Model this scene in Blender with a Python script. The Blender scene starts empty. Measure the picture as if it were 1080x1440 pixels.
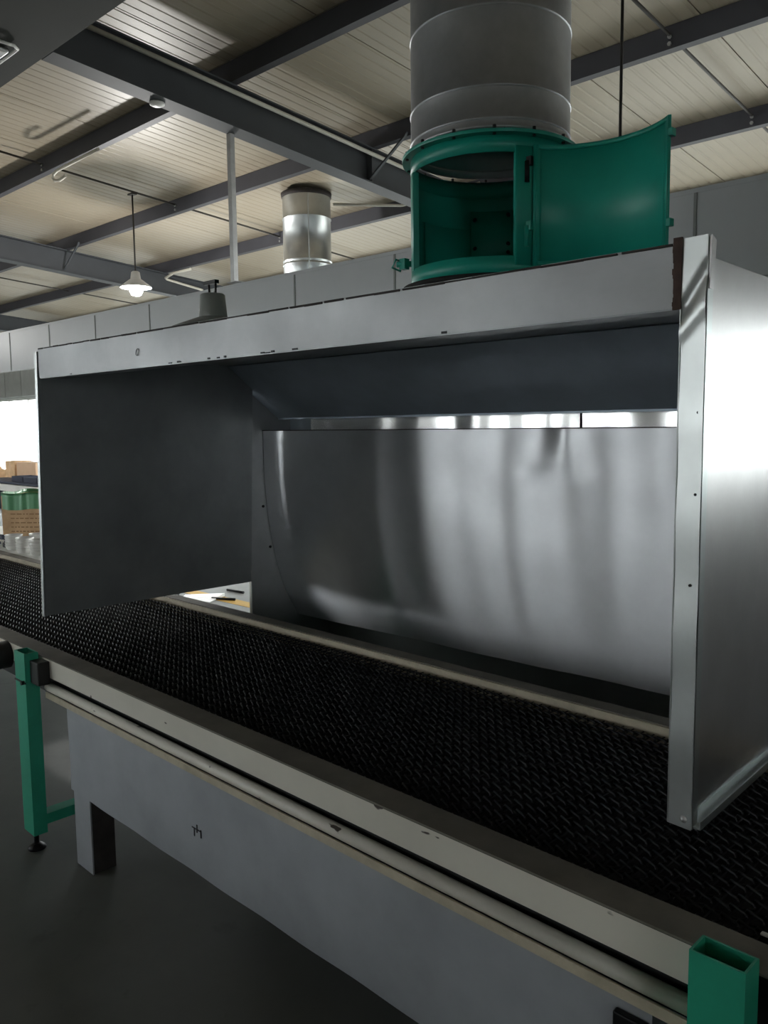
import bpy, bmesh, math, random
from mathutils import Vector, Matrix
random.seed(7)
C = bpy.context.scene.collection
PI = math.pi

# ---------------------------------------------------------------- camera
def look(yaw, pitch, roll):
    y, p, r = (math.radians(v) for v in (yaw, pitch, roll))
    f = Vector((-math.sin(y) * math.cos(p), math.cos(y) * math.cos(p), -math.sin(p)))
    rt = f.cross(Vector((0, 0, 1))).normalized()
    up = rt.cross(f)
    R = math.cos(r) * rt + math.sin(r) * up
    U = -math.sin(r) * rt + math.cos(r) * up
    return Matrix((R, U, -f)).transposed()
cd = bpy.data.cameras.new('camera'); cam = bpy.data.objects.new('camera', cd); C.objects.link(cam)
cam.matrix_world = Matrix.Translation((0, 0, 1.6)) @ look(44.6, 5.914, -0.638).to_4x4()
cd.sensor_fit = 'VERTICAL'; cd.sensor_height = 36; cd.lens = 36 * 1153 / 1440; cd.clip_start = 0.02; cd.clip_end = 200
bpy.context.scene.camera = cam

# ---------------------------------------------------------------- sky, exposure
SKY = 7.0
w = bpy.data.worlds.new('sky'); bpy.context.scene.world = w; w.use_nodes = True
nt = w.node_tree; nt.nodes.clear()
def wn(t, **k):
    n = nt.nodes.new(t)
    for a, b in k.items(): setattr(n, a, b)
    return n
tc = wn('ShaderNodeTexCoord'); sx = wn('ShaderNodeSeparateXYZ'); rp = wn('ShaderNodeValToRGB')
mr = wn('ShaderNodeMapRange'); bgn = wn('ShaderNodeBackground'); ow = wn('ShaderNodeOutputWorld')
mr.inputs[1].default_value = -0.25; mr.inputs[2].default_value = 0.6
rp.color_ramp.elements[0].color = (0.30, 0.30, 0.29, 1); rp.color_ramp.elements[0].position = 0.1
e = rp.color_ramp.elements.new(0.30); e.color = (0.97, 0.98, 1.0, 1)
rp.color_ramp.elements[-1].color = (0.86, 0.93, 1.0, 1)
nt.links.new(tc.outputs['Generated'], sx.inputs[0]); nt.links.new(sx.outputs['Z'], mr.inputs[0])
nt.links.new(mr.outputs[0], rp.inputs[0]); nt.links.new(rp.outputs[0], bgn.inputs[0])
bgn.inputs[1].default_value = SKY
nt.links.new(bgn.outputs[0], ow.inputs[0])
vs = bpy.context.scene.view_settings
vs.view_transform = 'Standard'; vs.look = 'None'; vs.gamma = 1; vs.use_curve_mapping = False
vs.exposure = 0.62
cy = bpy.context.scene.cycles
cy.use_denoising = True; cy.max_bounces = 10; cy.diffuse_bounces = 6; cy.glossy_bounces = 6; cy.transparent_max_bounces = 8
cy.sample_clamp_indirect = 6.0; cy.caustics_reflective = True; cy.blur_glossy = 0.5

# the building and the hood stand 1.6 degrees askew of the conveyor
TH = math.radians(1.6)
BROT = (0, 0, TH)
def b2w(x, y, z=0.0):
    return Vector((math.cos(TH) * x - math.sin(TH) * y, math.sin(TH) * x + math.cos(TH) * y, z))

HO = Vector((-.655, 1.475, 0))
def hood_w(x, y, z): return HO + b2w(x, y, z)

# windows of the hall (building frame): wall, u0, u1, z0, z1
WIN_FRONT = [(-5.75, -4.6), (-8.2, -7.2), (-10.8, -8.8), (-14.4, -11.6), (-18.6, -15.8)]
WZ_F = (1.15, 2.9)
WIN_FAR = [(-25.2, -18.2, 2.42), (-16.6, -12.4, 3.3), (-10.8, -6.6, 3.3), (-5.0, -0.8, 3.3), (0.6, 4.8, 3.3)]
WZ_FAR = 0.35
WIN_PART = (-0.30, 1.5, 1.38, 2.02)
WIN_RIGHT = [(-3.6, -1.8)]
WZ_R = (1.0, 2.5)
YF, YB, XL, XR, YP = -5.0, 9.0, -26.0, 6.5, 3.97
def portal(cx, cy_, cz, sx_, sz_, rz):
    l = bpy.data.lights.new('daylight_portal', 'AREA'); l.shape = 'RECTANGLE'; l.size = sx_; l.size_y = sz_
    l.cycles.is_portal = True
    o = bpy.data.objects.new('daylight_portal', l); C.objects.link(o)
    o.location = b2w(cx, cy_, cz); o.rotation_euler = (math.radians(90), 0, rz + TH)   # emits along local -Z
for a, b in WIN_FRONT: portal((a + b) / 2, YF - .16, sum(WZ_F) / 2, b - a, WZ_F[1] - WZ_F[0], PI)
for a, b, t_ in WIN_FAR: portal((a + b) / 2, YB + .16, (WZ_FAR + t_) / 2, b - a, t_ - WZ_FAR, 0)
for a, b in WIN_RIGHT: portal(XR + .16, (a + b) / 2, sum(WZ_R) / 2, b - a, WZ_R[1] - WZ_R[0], -PI / 2)

# ---------------------------------------------------------------- materials
def lin(c):
    return tuple((v / 255 / 12.92) if v <= 10 else ((v / 255 + .055) / 1.055) ** 2.4 for v in c)
class Mat:
    def __init__(s, name):
        s.m = bpy.data.materials.new(name); s.m.use_nodes = True; s.t = s.m.node_tree
        s.p = s.t.nodes['Principled BSDF']
    def n(s, t, **k):
        n = s.t.nodes.new(t)
        for a, b in k.items(): setattr(n, a, b)
        return n
    def l(s, a, b): s.t.links.new(a, b)
    def coord(s, scale=(1, 1, 1)):
        tc = s.n('ShaderNodeTexCoord'); mp = s.n('ShaderNodeMapping'); mp.inputs['Scale'].default_value = scale
        s.l(tc.outputs['Object'], mp.inputs[0]); return mp.outputs[0]
    def noise(s, scale, detail=4, rough=.55, stretch=(1, 1, 1)):
        n = s.n('ShaderNodeTexNoise'); n.inputs['Scale'].default_value = scale; n.inputs['Detail'].default_value = detail
        n.inputs['Roughness'].default_value = rough
        s.l(s.coord(stretch), n.inputs['Vector']); return n.outputs['Fac']
    def ramp(s, fac, stops):
        r = s.n('ShaderNodeValToRGB'); el = r.color_ramp.elements
        el[0].position, el[0].color = stops[0][0], (*stops[0][1], 1)
        el[1].position, el[1].color = stops[-1][0], (*stops[-1][1], 1)
        for p, c in stops[1:-1]:
            q = el.new(p); q.color = (*c, 1)
        s.l(fac, r.inputs[0]); return r.outputs[0]
    def mix(s, fac, a, b, mode='MIX'):
        x = s.n('ShaderNodeMix', data_type='RGBA', blend_type=mode)
        for k, v in ((0, fac), (6, a), (7, b)):
            if hasattr(v, 'is_linked'): s.l(v, x.inputs[k])
            else: x.inputs[k].default_value = v if k == 0 else (*v, 1)
        return x.outputs[2]
    def set(s, **k):
        for a, v in k.items():
            i = s.p.inputs[a.replace('_', ' ')]
            if hasattr(v, 'is_linked'): s.l(v, i)
            elif isinstance(v, tuple) and i.type == 'RGBA': i.default_value = (*v, 1)
            else: i.default_value = v
        return s
    def bump(s, h, strength=.2, dist=.002):
        b = s.n('ShaderNodeBump'); b.inputs['Strength'].default_value = strength; b.inputs['Distance'].default_value = dist
        s.l(h, b.inputs['Height']); s.l(b.outputs[0], s.p.inputs['Normal']); return s
M = {}
def g(v): return (v, v, v)
def paint(name, col, rough=.5, dirt=None, amount=.45, scale=3., metallic=0., spec=.5, bump=0.):
    m = Mat(name); c = lin(col)
    d = lin(dirt) if dirt else tuple(v * .6 for v in c)
    f = m.ramp(m.noise(scale, 6, .65), [(.35, (0, 0, 0)), (.75, (1, 1, 1))])
    mm = m.n('ShaderNodeMath', operation='MULTIPLY'); m.l(f, mm.inputs[0]); mm.inputs[1].default_value = amount
    m.set(Base_Color=m.mix(mm.outputs[0], c, d), Roughness=rough, Metallic=metallic, Specular_IOR_Level=spec)
    if bump: m.bump(m.noise(60, 3), bump, .002)
    M[name] = m.m; return m
def chipped(name, col, chip, thr=.70, scale=9., **k):
    """paint with small dark chips and scuffs of their own shape"""
    m = Mat(name); c = lin(col)
    f1 = m.ramp(m.noise(2.2, 5, .6), [(.3, (0, 0, 0)), (.8, (1, 1, 1))])
    base = m.mix(f1, c, tuple(v * .80 for v in c))
    f2 = m.ramp(m.noise(scale, 3, .5, (1, 2.2, 2.2)), [(thr, (0, 0, 0)), (thr + .02, (1, 1, 1))])
    m.set(Base_Color=m.mix(f2, base, lin(chip)), Roughness=k.get('rough', .45))
    M[name] = m.m
def steel(name, base, rough, aniso=0., axis='Z', stretch=(1, 1, 30), dirt=.25, metallic=1., scale=4., tint=(1, 1, 1), rspread=.10, wav=0.):
    m = Mat(name)
    br = m.noise(scale * 6, 3, .6, stretch)
    bl = m.ramp(m.noise(scale, 5, .6), [(.3, g(0)), (.75, g(1))])
    dk = tuple(base * t * (1 - dirt) for t in tint); lt = tuple(base * t for t in tint)
    col = m.mix(bl, lt, dk)
    mr_ = m.n('ShaderNodeMapRange'); m.l(m.mix(.5, br, bl), mr_.inputs[0]); mr_.inputs[3].default_value = rough - rspread * .5; mr_.inputs[4].default_value = rough + rspread
    m.set(Base_Color=col, Metallic=metallic, Roughness=mr_.outputs[0], Anisotropic=aniso, Anisotropic_Rotation=.25)
    if aniso:
        tg = m.n('ShaderNodeCombineXYZ')           # brush lines run along the booth's width
        for k_, v_ in enumerate((math.cos(TH), math.sin(TH), 0)): tg.inputs[k_].default_value = v_
        m.l(tg.outputs[0], m.p.inputs['Tangent'])
    if wav: m.bump(m.noise(2.2, 2, .4), wav, .02)
    M[name] = m.m; return m

steel('sheet_steel', .86, .38, .985, 'Z', (1, 1, 25), .12, tint=(.97, .98, 1.02))
steel('strip_steel', .80, .20, .6, 'Z', (1, 1, 25), .08)
steel('panel_steel', .62, .33, 0, 'Z', (8, 8, 1), .15, tint=(1, .965, .975))
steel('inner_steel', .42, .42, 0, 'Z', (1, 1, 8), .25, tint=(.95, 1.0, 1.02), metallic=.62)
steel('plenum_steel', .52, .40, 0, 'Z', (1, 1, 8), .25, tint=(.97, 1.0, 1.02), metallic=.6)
steel('baffle_steel', .58, .45, 0, 'X', (8, 1, 1), .2, tint=(.84, .97, 1.12), metallic=.35)
steel('fascia_steel', .52, .55, 0, 'Z', (1, 1, 4), .18, tint=(.97, .99, 1.02), metallic=.75)
steel('post_steel', .66, .36, 0, 'Z', (6, 6, 1), .22, tint=(.96, 1.0, 1.0))
steel('duct_steel', .52, .42, 0, 'Z', (1, 1, .6), .32, scale=5., metallic=.7, tint=(.97, 1, 1.04))
steel('bright_duct', .62, .32, 0, 'Z', (1, 1, 1), .2, scale=6., metallic=.9, tint=(.96, 1, 1))
steel('tank_steel', .44, .60, 0, 'Z', (1, 1, 1), .25, scale=3., metallic=.35, tint=(.93, .97, 1.04))
steel('galvanised', .55, .45, 0, 'Z', (1, 1, 1), .25, scale=12., metallic=.8)
paint('rust', (88, 70, 64), .9, (50, 42, 40), .8, 14)
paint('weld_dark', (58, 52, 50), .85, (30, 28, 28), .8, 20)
paint('green', (32, 160, 142), .42, (20, 128, 114), .5, 4)
paint('green_leg', (44, 160, 130), .45, (28, 118, 96), .5, 5)
paint('green_dark', (12, 66, 58), .5, (8, 46, 44), .6, 4)
chipped('cream', (222, 217, 205), (74, 66, 60), .70, 10.)
paint('cream_dirty', (124, 119, 110), .75, (84, 80, 72), .7, 6, bump=.1)
paint('cream_edge', (196, 186, 164), .55, (120, 110, 92), .5, 12)
paint('belt_black', (14, 17, 23), .42, (10, 12, 16), .5, 30)
paint('belt_dark', (14, 15, 16), .7)
paint('black', (20, 20, 22), .5)
paint('rubber', (15, 15, 16), .7)
paint('bolt', (38, 38, 40), .45, metallic=.6)
paint('beam_paint', (66, 69, 73), .62, (50, 52, 56), .5, 2)
paint('purlin_paint', (64, 64, 70), .62, (46, 46, 52), .5, 2)
paint('girder_paint', (42, 46, 42), .85, (34, 38, 34), .5, 2)
paint('roof_panel', (158, 147, 128), .45, (142, 131, 112), .5, 1.2, spec=.5)
paint('partition', (190, 193, 196), .40, (174, 178, 182), .5, 1.5)
paint('far_wall', (206, 208, 206), .6)
paint('hall_wall', (196, 196, 192), .7)
paint('white_paint', (226, 226, 222), .5)
paint('white_plastic', (232, 230, 226), .4)
paint('conduit', (206, 202, 190), .5, (170, 166, 156), .5, 9)
paint('dark_rod', (62, 58, 54), .6)
paint('carton', (222, 186, 146), .85, (160, 122, 84), .6, 8, bump=.1)
paint('carton_pale', (214, 180, 150), .85, (196, 160, 128), .5, 8)
paint('print_brown', (160, 122, 88), .9)
paint('print_red', (190, 80, 66), .9)
paint('tray_blue', (58, 62, 78), .6, (40, 42, 56), .5, 8)
paint('dark_goods', (34, 38, 52), .6, (20, 22, 30), .6, 12)
paint('red_goods', (130, 46, 50), .6)
paint('lamp_grey', (138, 142, 140), .45, (116, 120, 118), .5, 8)
paint('yellow_line', (190, 150, 52), .7, (150, 120, 60), .6, 6)
paint('pink_tan', (150, 122, 112), .8)
# liner bag: thin green film
m = Mat('liner'); m.set(Base_Color=lin((104, 164, 122)), Roughness=.35, Transmission_Weight=.0, Subsurface_Weight=.15, Subsurface_Radius=(.02, .03, .02)); M['liner'] = m.m
# concrete floor
m = Mat('concrete'); a = m.ramp(m.noise(.8, 8, .65), [(.3, lin((90, 93, 90))), (.55, lin((108, 110, 106))), (.8, lin((78, 80, 78)))])
f = m.ramp(m.noise(7, 4, .6), [(.62, g(0)), (.70, g(1))])
mm = m.n('ShaderNodeMath', operation='MULTIPLY'); m.l(f, mm.inputs[0]); mm.inputs[1].default_value = .25
m.set(Base_Color=m.mix(mm.outputs[0], a, lin((60, 60, 58))), Roughness=.6); m.bump(m.noise(25, 4), .15, .004); M['concrete'] = m.m
# glass
def glass(name):
    m = Mat(name); nt = m.t; out = nt.nodes['Material Output']; nt.nodes.remove(m.p)
    tr = m.n('ShaderNodeBsdfTransparent'); gl = m.n('ShaderNodeBsdfGlossy'); gl.inputs['Roughness'].default_value = .05
    mx = m.n('ShaderNodeMixShader'); mx.inputs[0].default_value = .06; tr.inputs[0].default_value = (.96, .98, .97, 1)
    m.l(tr.outputs[0], mx.inputs[1]); m.l(gl.outputs[0], mx.inputs[2]); m.l(mx.outputs[0], out.inputs[0]); M[name] = m.m
glass('glass')
def emit(name, col, s):
    m = Mat(name); m.set(Base_Color=(.9, .9, .9), Emission_Color=col, Emission_Strength=s); M[name] = m.m
emit('bulb', (1, .98, .95), 60)

# ---------------------------------------------------------------- mesh helpers
class MB:
    def __init__(s): s.v = []; s.f = []; s.sm = []
    def add(s, vs_, fs, smooth=False):
        o = len(s.v); s.v += [tuple(v) for v in vs_]
        for q in fs: s.f.append([i + o for i in q]); s.sm.append(smooth)
        return s
    def box(s, x0, x1, y0, y1, z0, z1):
        return s.hexa([(x0, y0, z0), (x1, y0, z0), (x1, y1, z0), (x0, y1, z0), (x0, y0, z1), (x1, y0, z1), (x1, y1, z1), (x0, y1, z1)])
    def hexa(s, v):
        return s.add(v, [(3, 2, 1, 0), (4, 5, 6, 7), (0, 1, 5, 4), (1, 2, 6, 5), (2, 3, 7, 6), (3, 0, 4, 7)])
    def prism(s, prof, a, b, axis='x'):
        """extrude a closed 2-D outline along an axis; outline gives the two other coordinates in order"""
        def P(t, p):
            return {'x': (t, p[0], p[1]), 'y': (p[0], t, p[1]), 'z': (p[0], p[1], t)}[axis]
        n = len(prof); v = [P(a, p) for p in prof] + [P(b, p) for p in prof]
        return s.add(v, [list(range(n))[::-1], list(range(n, 2 * n))] + [(i, (i + 1) % n, n + (i + 1) % n, n + i) for i in range(n)])
    def tube(s, pts, r, n=10, cap=True, smooth=True):
        pts = [Vector(p) for p in pts]; rs = r if isinstance(r, (list, tuple)) else [r] * len(pts)
        rings = []; prev = None
        for i, p in enumerate(pts):
            d = (pts[min(i + 1, len(pts) - 1)] - pts[max(i - 1, 0)]).normalized()
            u = prev - d * prev.dot(d) if prev is not None else d.orthogonal()
            if u.length < 1e-6: u = d.orthogonal()
            u.normalize(); prev = u; v = d.cross(u)
            rings.append([p + rs[i] * (math.cos(2 * PI * k / n) * u + math.sin(2 * PI * k / n) * v) for k in range(n)])
        vv = [q for r_ in rings for q in r_]; ff = []
        for i in range(len(rings) - 1):
            for k in range(n): ff.append((i * n + k, i * n + (k + 1) % n, (i + 1) * n + (k + 1) % n, (i + 1) * n + k))
        s.add(vv, ff, smooth)
        if cap:
            o = len(s.v) - len(vv)
            s.f.append([o + k for k in range(n)][::-1]); s.sm.append(False)
            s.f.append([o + (len(rings) - 1) * n + k for k in range(n)]); s.sm.append(False)
        return s
    def lathe(s, prof, cx=0, cy_=0, n=32, a0=0., a1=2 * PI, smooth=True, closed_prof=False):
        """revolve an (r, z) outline about a vertical axis"""
        full = abs(a1 - a0 - 2 * PI) < 1e-6; m_ = n if full else n + 1; k_ = len(prof)
        v = []
        for i in range(m_):
            a = a0 + (a1 - a0) * i / n
            v += [(cx + r * math.cos(a), cy_ + r * math.sin(a), z) for r, z in prof]
        f = []
        for i in range(n):
            j = (i + 1) % m_
            for q in range(k_ if closed_prof else k_ - 1):
                q2 = (q + 1) % k_
                f.append((i * k_ + q, j * k_ + q, j * k_ + q2, i * k_ + q2))
        s.add(v, f, smooth)
        if closed_prof and not full:
            o = len(s.v) - len(v)
            s.f.append([o + q for q in range(k_)]); s.sm.append(False)
            s.f.append([o + n * k_ + q for q in range(k_)][::-1]); s.sm.append(False)
        return s
    def grid(s, nu, nv, fn, smooth=True):
        v = [fn(i / nu, j / nv) for j in range(nv + 1) for i in range(nu + 1)]
        f = [(j * (nu + 1) + i, j * (nu + 1) + i + 1, (j + 1) * (nu + 1) + i + 1, (j + 1) * (nu + 1) + i) for j in range(nv) for i in range(nu)]
        return s.add(v, f, smooth)
    def mesh(s, name, mat, bevel=0., fix=True):
        me = bpy.data.meshes.new(name); me.from_pydata(s.v, [], s.f)
        me.polygons.foreach_set('use_smooth', s.sm)
        if fix or bevel:
            bm = bmesh.new(); bm.from_mesh(me)
            if fix: bmesh.ops.recalc_face_normals(bm, faces=bm.faces)
            if bevel:
                ed = [e for e in bm.edges if len(e.link_faces) == 2 and e.calc_face_angle(0) > .6]
                bmesh.ops.bevel(bm, geom=ed, offset=bevel, segments=2, affect='EDGES', profile=.5)
            bm.to_mesh(me); bm.free()
        me.materials.append(M[mat]); me.update(); return me
def obj(name, mb, mat, parent=None, bevel=0., fix=True):
    me = mb if isinstance(mb, bpy.types.Mesh) else mb.mesh(name, mat, bevel, fix)
    o = bpy.data.objects.new(name, me); C.objects.link(o); o.parent = parent; return o
def tag(o, label=None, cat=None, group=None, kind=None):
    for k, v in (('label', label), ('category', cat), ('group', group), ('kind', kind)):
        if v: o[k] = v
    return o
def thing(name, label, cat, loc=(0, 0, 0), rot=(0, 0, 0), group=None):
    o = bpy.data.objects.new(name, None); C.objects.link(o); o.empty_display_size = .1
    o.location = loc; o.rotation_euler = rot; return tag(o, label, cat, group)
def bthing(name, label, cat, x=0, y=0, z=0, group=None):
    return thing(name, label, cat, b2w(x, y, z), BROT, group)
def struct(name, mb, mat, parent=None):
    o = obj(name, mb, mat, parent)
    if parent is None: o.rotation_euler = BROT; o['kind'] = 'structure'
    return o
def copy_tree(o, parent=None):
    c = o.copy(); C.objects.link(c)
    if parent is not None: c.parent = parent
    for ch in list(o.children): copy_tree(ch, c)
    return c

# ---------------------------------------------------------------- the setting
SL = .073
def pz(y): return 4.11 - SL * (y - 3.84)          # underside of purlins, top of rafters
def roofz(y): return pz(y) + .15
obj_floor = struct('floor', MB().box(XL - 1, XR + 1, YF - .5, YB + .5, -.1, 0), 'concrete')
struct('trim_1', MB().box(XL, -3.3, 4.46, 4.60, 0.0, .002), 'yellow_line')

def wall_with_holes(name, axis, pos, thick, u0, u1, z0, ztop, holes, mat):
    """axis 'x': wall runs along x at y=pos; axis 'y': along y at x=pos.  ztop(u) may slope"""
    mb = MB()
    def B(a, b, c, d):
        if b - a < 1e-4: return
        za, zb = (d(a), d(b)) if callable(d) else (d, d)
        if axis == 'x':
            p0, p1 = sorted((pos, pos + thick))
            mb.hexa([(a, p0, c), (b, p0, c), (b, p1, c), (a, p1, c), (a, p0, za), (b, p0, zb), (b, p1, zb), (a, p1, za)])
        else:
            p0, p1 = sorted((pos, pos + thick))
            mb.hexa([(p0, a, c), (p1, a, c), (p1, b, c), (p0, b, c), (p0, a, za), (p1, a, za), (p1, b, zb), (p0, b, zb)])
    cur = u0
    for a, b, c, d in sorted(holes):
        B(cur, a, z0, ztop); B(a, b, z0, c) if c > z0 else None; B(a, b, d, ztop); cur = b
    B(cur, u1, z0, ztop)
    return struct(name, mb, mat)
wall_with_holes('wall_front', 'x', YF, -.15, XL, XR, 0, roofz(YF) + .1, [(a, b, *WZ_F) for a, b in WIN_FRONT], 'hall_wall')
wall_far = wall_with_holes('wall_far', 'x', YB, .15, XL, XR, 0, roofz(YB) + .1, [(a, b, WZ_FAR, t_) for a, b, t_ in WIN_FAR], 'far_wall')
wall_with_holes('wall_right', 'y', XR, .15, YF, YB, 0, lambda u: roofz(u) + .1, [(a, b, *WZ_R) for a, b in WIN_RIGHT], 'hall_wall')
wall_with_holes('wall_left', 'y', XL, -.15, YF, YB, 0, lambda u: roofz(u) + .1, [], 'hall_wall')
# light cladding panels above the far window, seen past the hood's left edge
cp = MB().box(-.47, .47, 8.965, 8.999, 2.46, 3.35).mesh('panel', 'far_wall', .004)
for i in range(10):
    o = obj('panel', cp, None, wall_far); o.location = (-25 + i * .96, 0, 0)

nw = [0]
def window(axis, pos, u0, u1, z0, z1, nm, depth=.06, name=None):
    nw[0] += 1
    f = MB(); t = .05
    def B(mb, a, b, c, d, th=depth):
        if axis == 'x': mb.box(a, b, pos - th / 2, pos + th / 2, c, d)
        else: mb.box(pos - th / 2, pos + th / 2, a, b, c, d)
    B(f, u0, u0 + t, z0, z1); B(f, u1 - t, u1, z0, z1); B(f, u0 + t, u1 - t, z0, z0 + t); B(f, u0 + t, u1 - t, z1 - t, z1)
    wn_ = struct('window_%d' % nw[0], f, 'white_paint')
    n = max(1, nm); wu = (u1 - u0 - 2 * t) / n
    for i in range(n):
        p = MB(); B(p, u0 + t + i * wu + .02, u0 + t + (i + 1) * wu - .02, z0 + t, z1 - t, .006); obj('pane', p, 'glass', wn_)
        if i:
            q = MB(); B(q, u0 + t + i * wu - .02, u0 + t + i * wu + .02, z0 + t, z1 - t, .05); obj('mullion', q, 'white_paint', wn_)
for i, (a, b, t_) in enumerate(WIN_FAR): window('x', YB + .08, a, b, WZ_FAR, t_, 6 if i == 0 else 3)
for a, b in WIN_FRONT: window('x', YF - .08, a, b, *WZ_F, 2)
for a, b in WIN_RIGHT: window('y', XR + .08, a, b, *WZ_R, 2)

# partition of insulated panels behind the booth: hung header at the left, full height at the right
part = struct('wall_partition', MB().box(-23.0, 6.3, YP + .005, YP + .045, 2.27, 2.695)
              .box(-23.0, 6.3, YP - .004, YP + .054, 2.69, 2.712)
              .box(-4.545, WIN_PART[0], YP + .005, YP + .045, 0, 2.27).box(WIN_PART[1], 6.3, YP + .005, YP + .045, 0, 2.27)
              .box(WIN_PART[0], WIN_PART[1], YP + .005, YP + .045, 0, WIN_PART[2]).box(WIN_PART[0], WIN_PART[1], YP + .005, YP + .045, WIN_PART[3], 2.27), 'partition')
SEAM0, PW = -1.65, .965
hp = MB().box(-PW / 2 + .004, PW / 2 - .004, -.006, .006, 2.265, 2.69).mesh('panel', 'partition', .003)
lp = MB().box(-PW / 2 + .004, PW / 2 - .004, -.006, .006, .02, 2.262).mesh('panel', 'partition', .003)
for k in range(-22, 8):
    x = SEAM0 + (k + .5) * PW
    o = obj('panel', hp, None, part); o.location = (x, YP, 0)
    if -4.6 < x - PW / 2 and (x + PW / 2 < WIN_PART[0] - .0):
        o = obj('panel', lp, None, part); o.location = (x, YP, 0)
jm = MB().box(-.008, .008, -.011, .0, 2.28, 2.69).mesh('seam_strip', 'lamp_grey', .002)
for k in range(-9, 4):
    o = obj('seam_strip', jm, None, part); o.location = (SEAM0 + k * PW, YP, 0)
window('x', YP + .03, *WIN_PART, 2)

# ceiling: one ribbed sandwich panel beside the other
ceil = struct('ceiling', MB().hexa([(XL, YF, roofz(YF) + .06), (XR, YF, roofz(YF) + .06), (XR, YB, roofz(YB) + .06), (XL, YB, roofz(YB) + .06),
                                   (XL, YF, roofz(YF) + .12), (XR, YF, roofz(YF) + .12), (XR, YB, roofz(YB) + .12), (XL, YB, roofz(YB) + .12)]), 'hall_wall')
CPW = .95
def ceil_panel(y0, y1):
    prof = []; n = 9; wd = CPW - .008
    for i in range(n):
        u0 = -wd / 2 + wd * i / n; st = wd / n
        prof += [(u0, 0), (u0 + st * .70, 0), (u0 + st * .78, .003), (u0 + st * .92, .003)]
    prof.append((wd / 2, 0))
    v = []; f = []
    k = len(prof)
    for y in (y0, y1):
        v += [(u, y, roofz(y) + h) for u, h in prof] + [(wd / 2, y, roofz(y) + .05), (-wd / 2, y, roofz(y) + .05)]
    k += 2
    return MB().add(v, [(i, (i + 1) % k, k + (i + 1) % k, k + i) for i in range(k)] + [list(range(k))[::-1], list(range(k, 2 * k))]).mesh('ceiling_panel', 'roof_panel')
cpm = [ceil_panel(YF, 3.835), ceil_panel(3.845, YB)]
for k in range(int((XR - XL) / CPW)):
    for me in cpm:
        o = obj('ceiling_panel', me, None, ceil); o.location = (XL + .5 + k * CPW, 0, 0)

# roof steel: rafters along the depth, purlins across
def ibeam(y0, y1, depth=.30, fw=.16, tf=.012, tw=.010):
    v = []; pr = [(-fw / 2, 0), (fw / 2, 0), (fw / 2, -tf), (tw / 2, -tf), (tw / 2, -depth + tf), (fw / 2, -depth + tf), (fw / 2, -depth),
                  (-fw / 2, -depth), (-fw / 2, -depth + tf), (-tw / 2, -depth + tf), (-tw / 2, -tf), (-fw / 2, -tf)]
    n = len(pr)
    for y in (y0, y1): v += [(a, y, pz(y) + b - .002) for a, b in pr]
    return MB().add(v, [(i, (i + 1) % n, n + (i + 1) % n, n + i) for i in range(n)] + [list(range(n))[::-1], list(range(n, 2 * n))])
raf = [(-5.14, 'dark grey steel roof beam running from the girder towards the big duct'),
       (-10.80, 'dark grey steel roof beam just behind the lit hanging lamp'),
       (-16.75, 'far dark grey steel roof beam at the left edge beyond the lamp')]
for x, lab in raf:
    r = bthing('roof_beam', lab, 'beam', x, 0, 0, 'roof beams')
    obj('beam', ibeam(2.505, 8.96), 'beam_paint', r)
    yb = 5.34
    d0 = Vector((.06, yb - .03, pz(yb) - .27)); d1 = Vector((.47, yb - .03, pz(yb) - .005))
    b = MB(); off = Vector((0, .025, 0)); up = Vector((.02, 0, .03))
    b.hexa([d0, d0 + off, d0 + off + up, d0 + up, d1, d1 + off, d1 + off + up, d1 + up])
    obj('fly_brace', b, 'beam_paint', r)
    if x > -6:
        obj('stiffener', MB().box(.006, .07, yb - .006, yb + .006, pz(yb) - .285, pz(yb) - .016), 'beam_paint', r)
pur = [(3.84, 'nearest dark roof purlin, crossing above the near roof beam'), (5.34, 'second dark roof purlin, the one holding the diagonal braces'),
       (6.84, 'third dark roof purlin, passing beyond the second duct'), (8.34, 'farthest dark roof purlin, close to the far wall')]
for y, lab in pur:
    r = bthing('purlin', lab, 'purlin', 0, y, pz(y), 'roof purlins')
    h = .145; t = .006
    pr = [(0, 0), (.06, -.004), (.06, .02), (.06 - t, .02), (.06 - t, t), (t, t), (t, h - t), (.06 - t, h - t - .004), (.06 - t, h - .024), (.06, h - .024), (.06, h - .004), (0, h)]
    obj('channel', MB().prism(pr, XL + .02, XR - .02, 'x'), 'purlin_paint', r)
    bm_ = MB()
    for x in (-2.42, -8.1):
        o = obj('bolt', MB().tube([(x, -.012, .03), (x, .0, .03)], .014, 6, smooth=False).tube([(x, -.012, .075), (x, 0, .075)], .014, 6, smooth=False), 'galvanised', r)
for x, lab in ((-2.42, 'thin dark tie rod between the purlins right of the big duct'), (-8.1, 'thin dark tie rod carrying the hanging lamp'),
               (-13.7, 'thin dark tie rod between purlins at the far left')):
    o = obj('tie_rod', MB().tube([(x, y, pz(y) + .085) for y in (2.7, 8.6)], .011, 8), 'dark_rod'); o.rotation_euler = BROT
    tag(o, lab, 'rod', 'tie rods')

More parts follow.
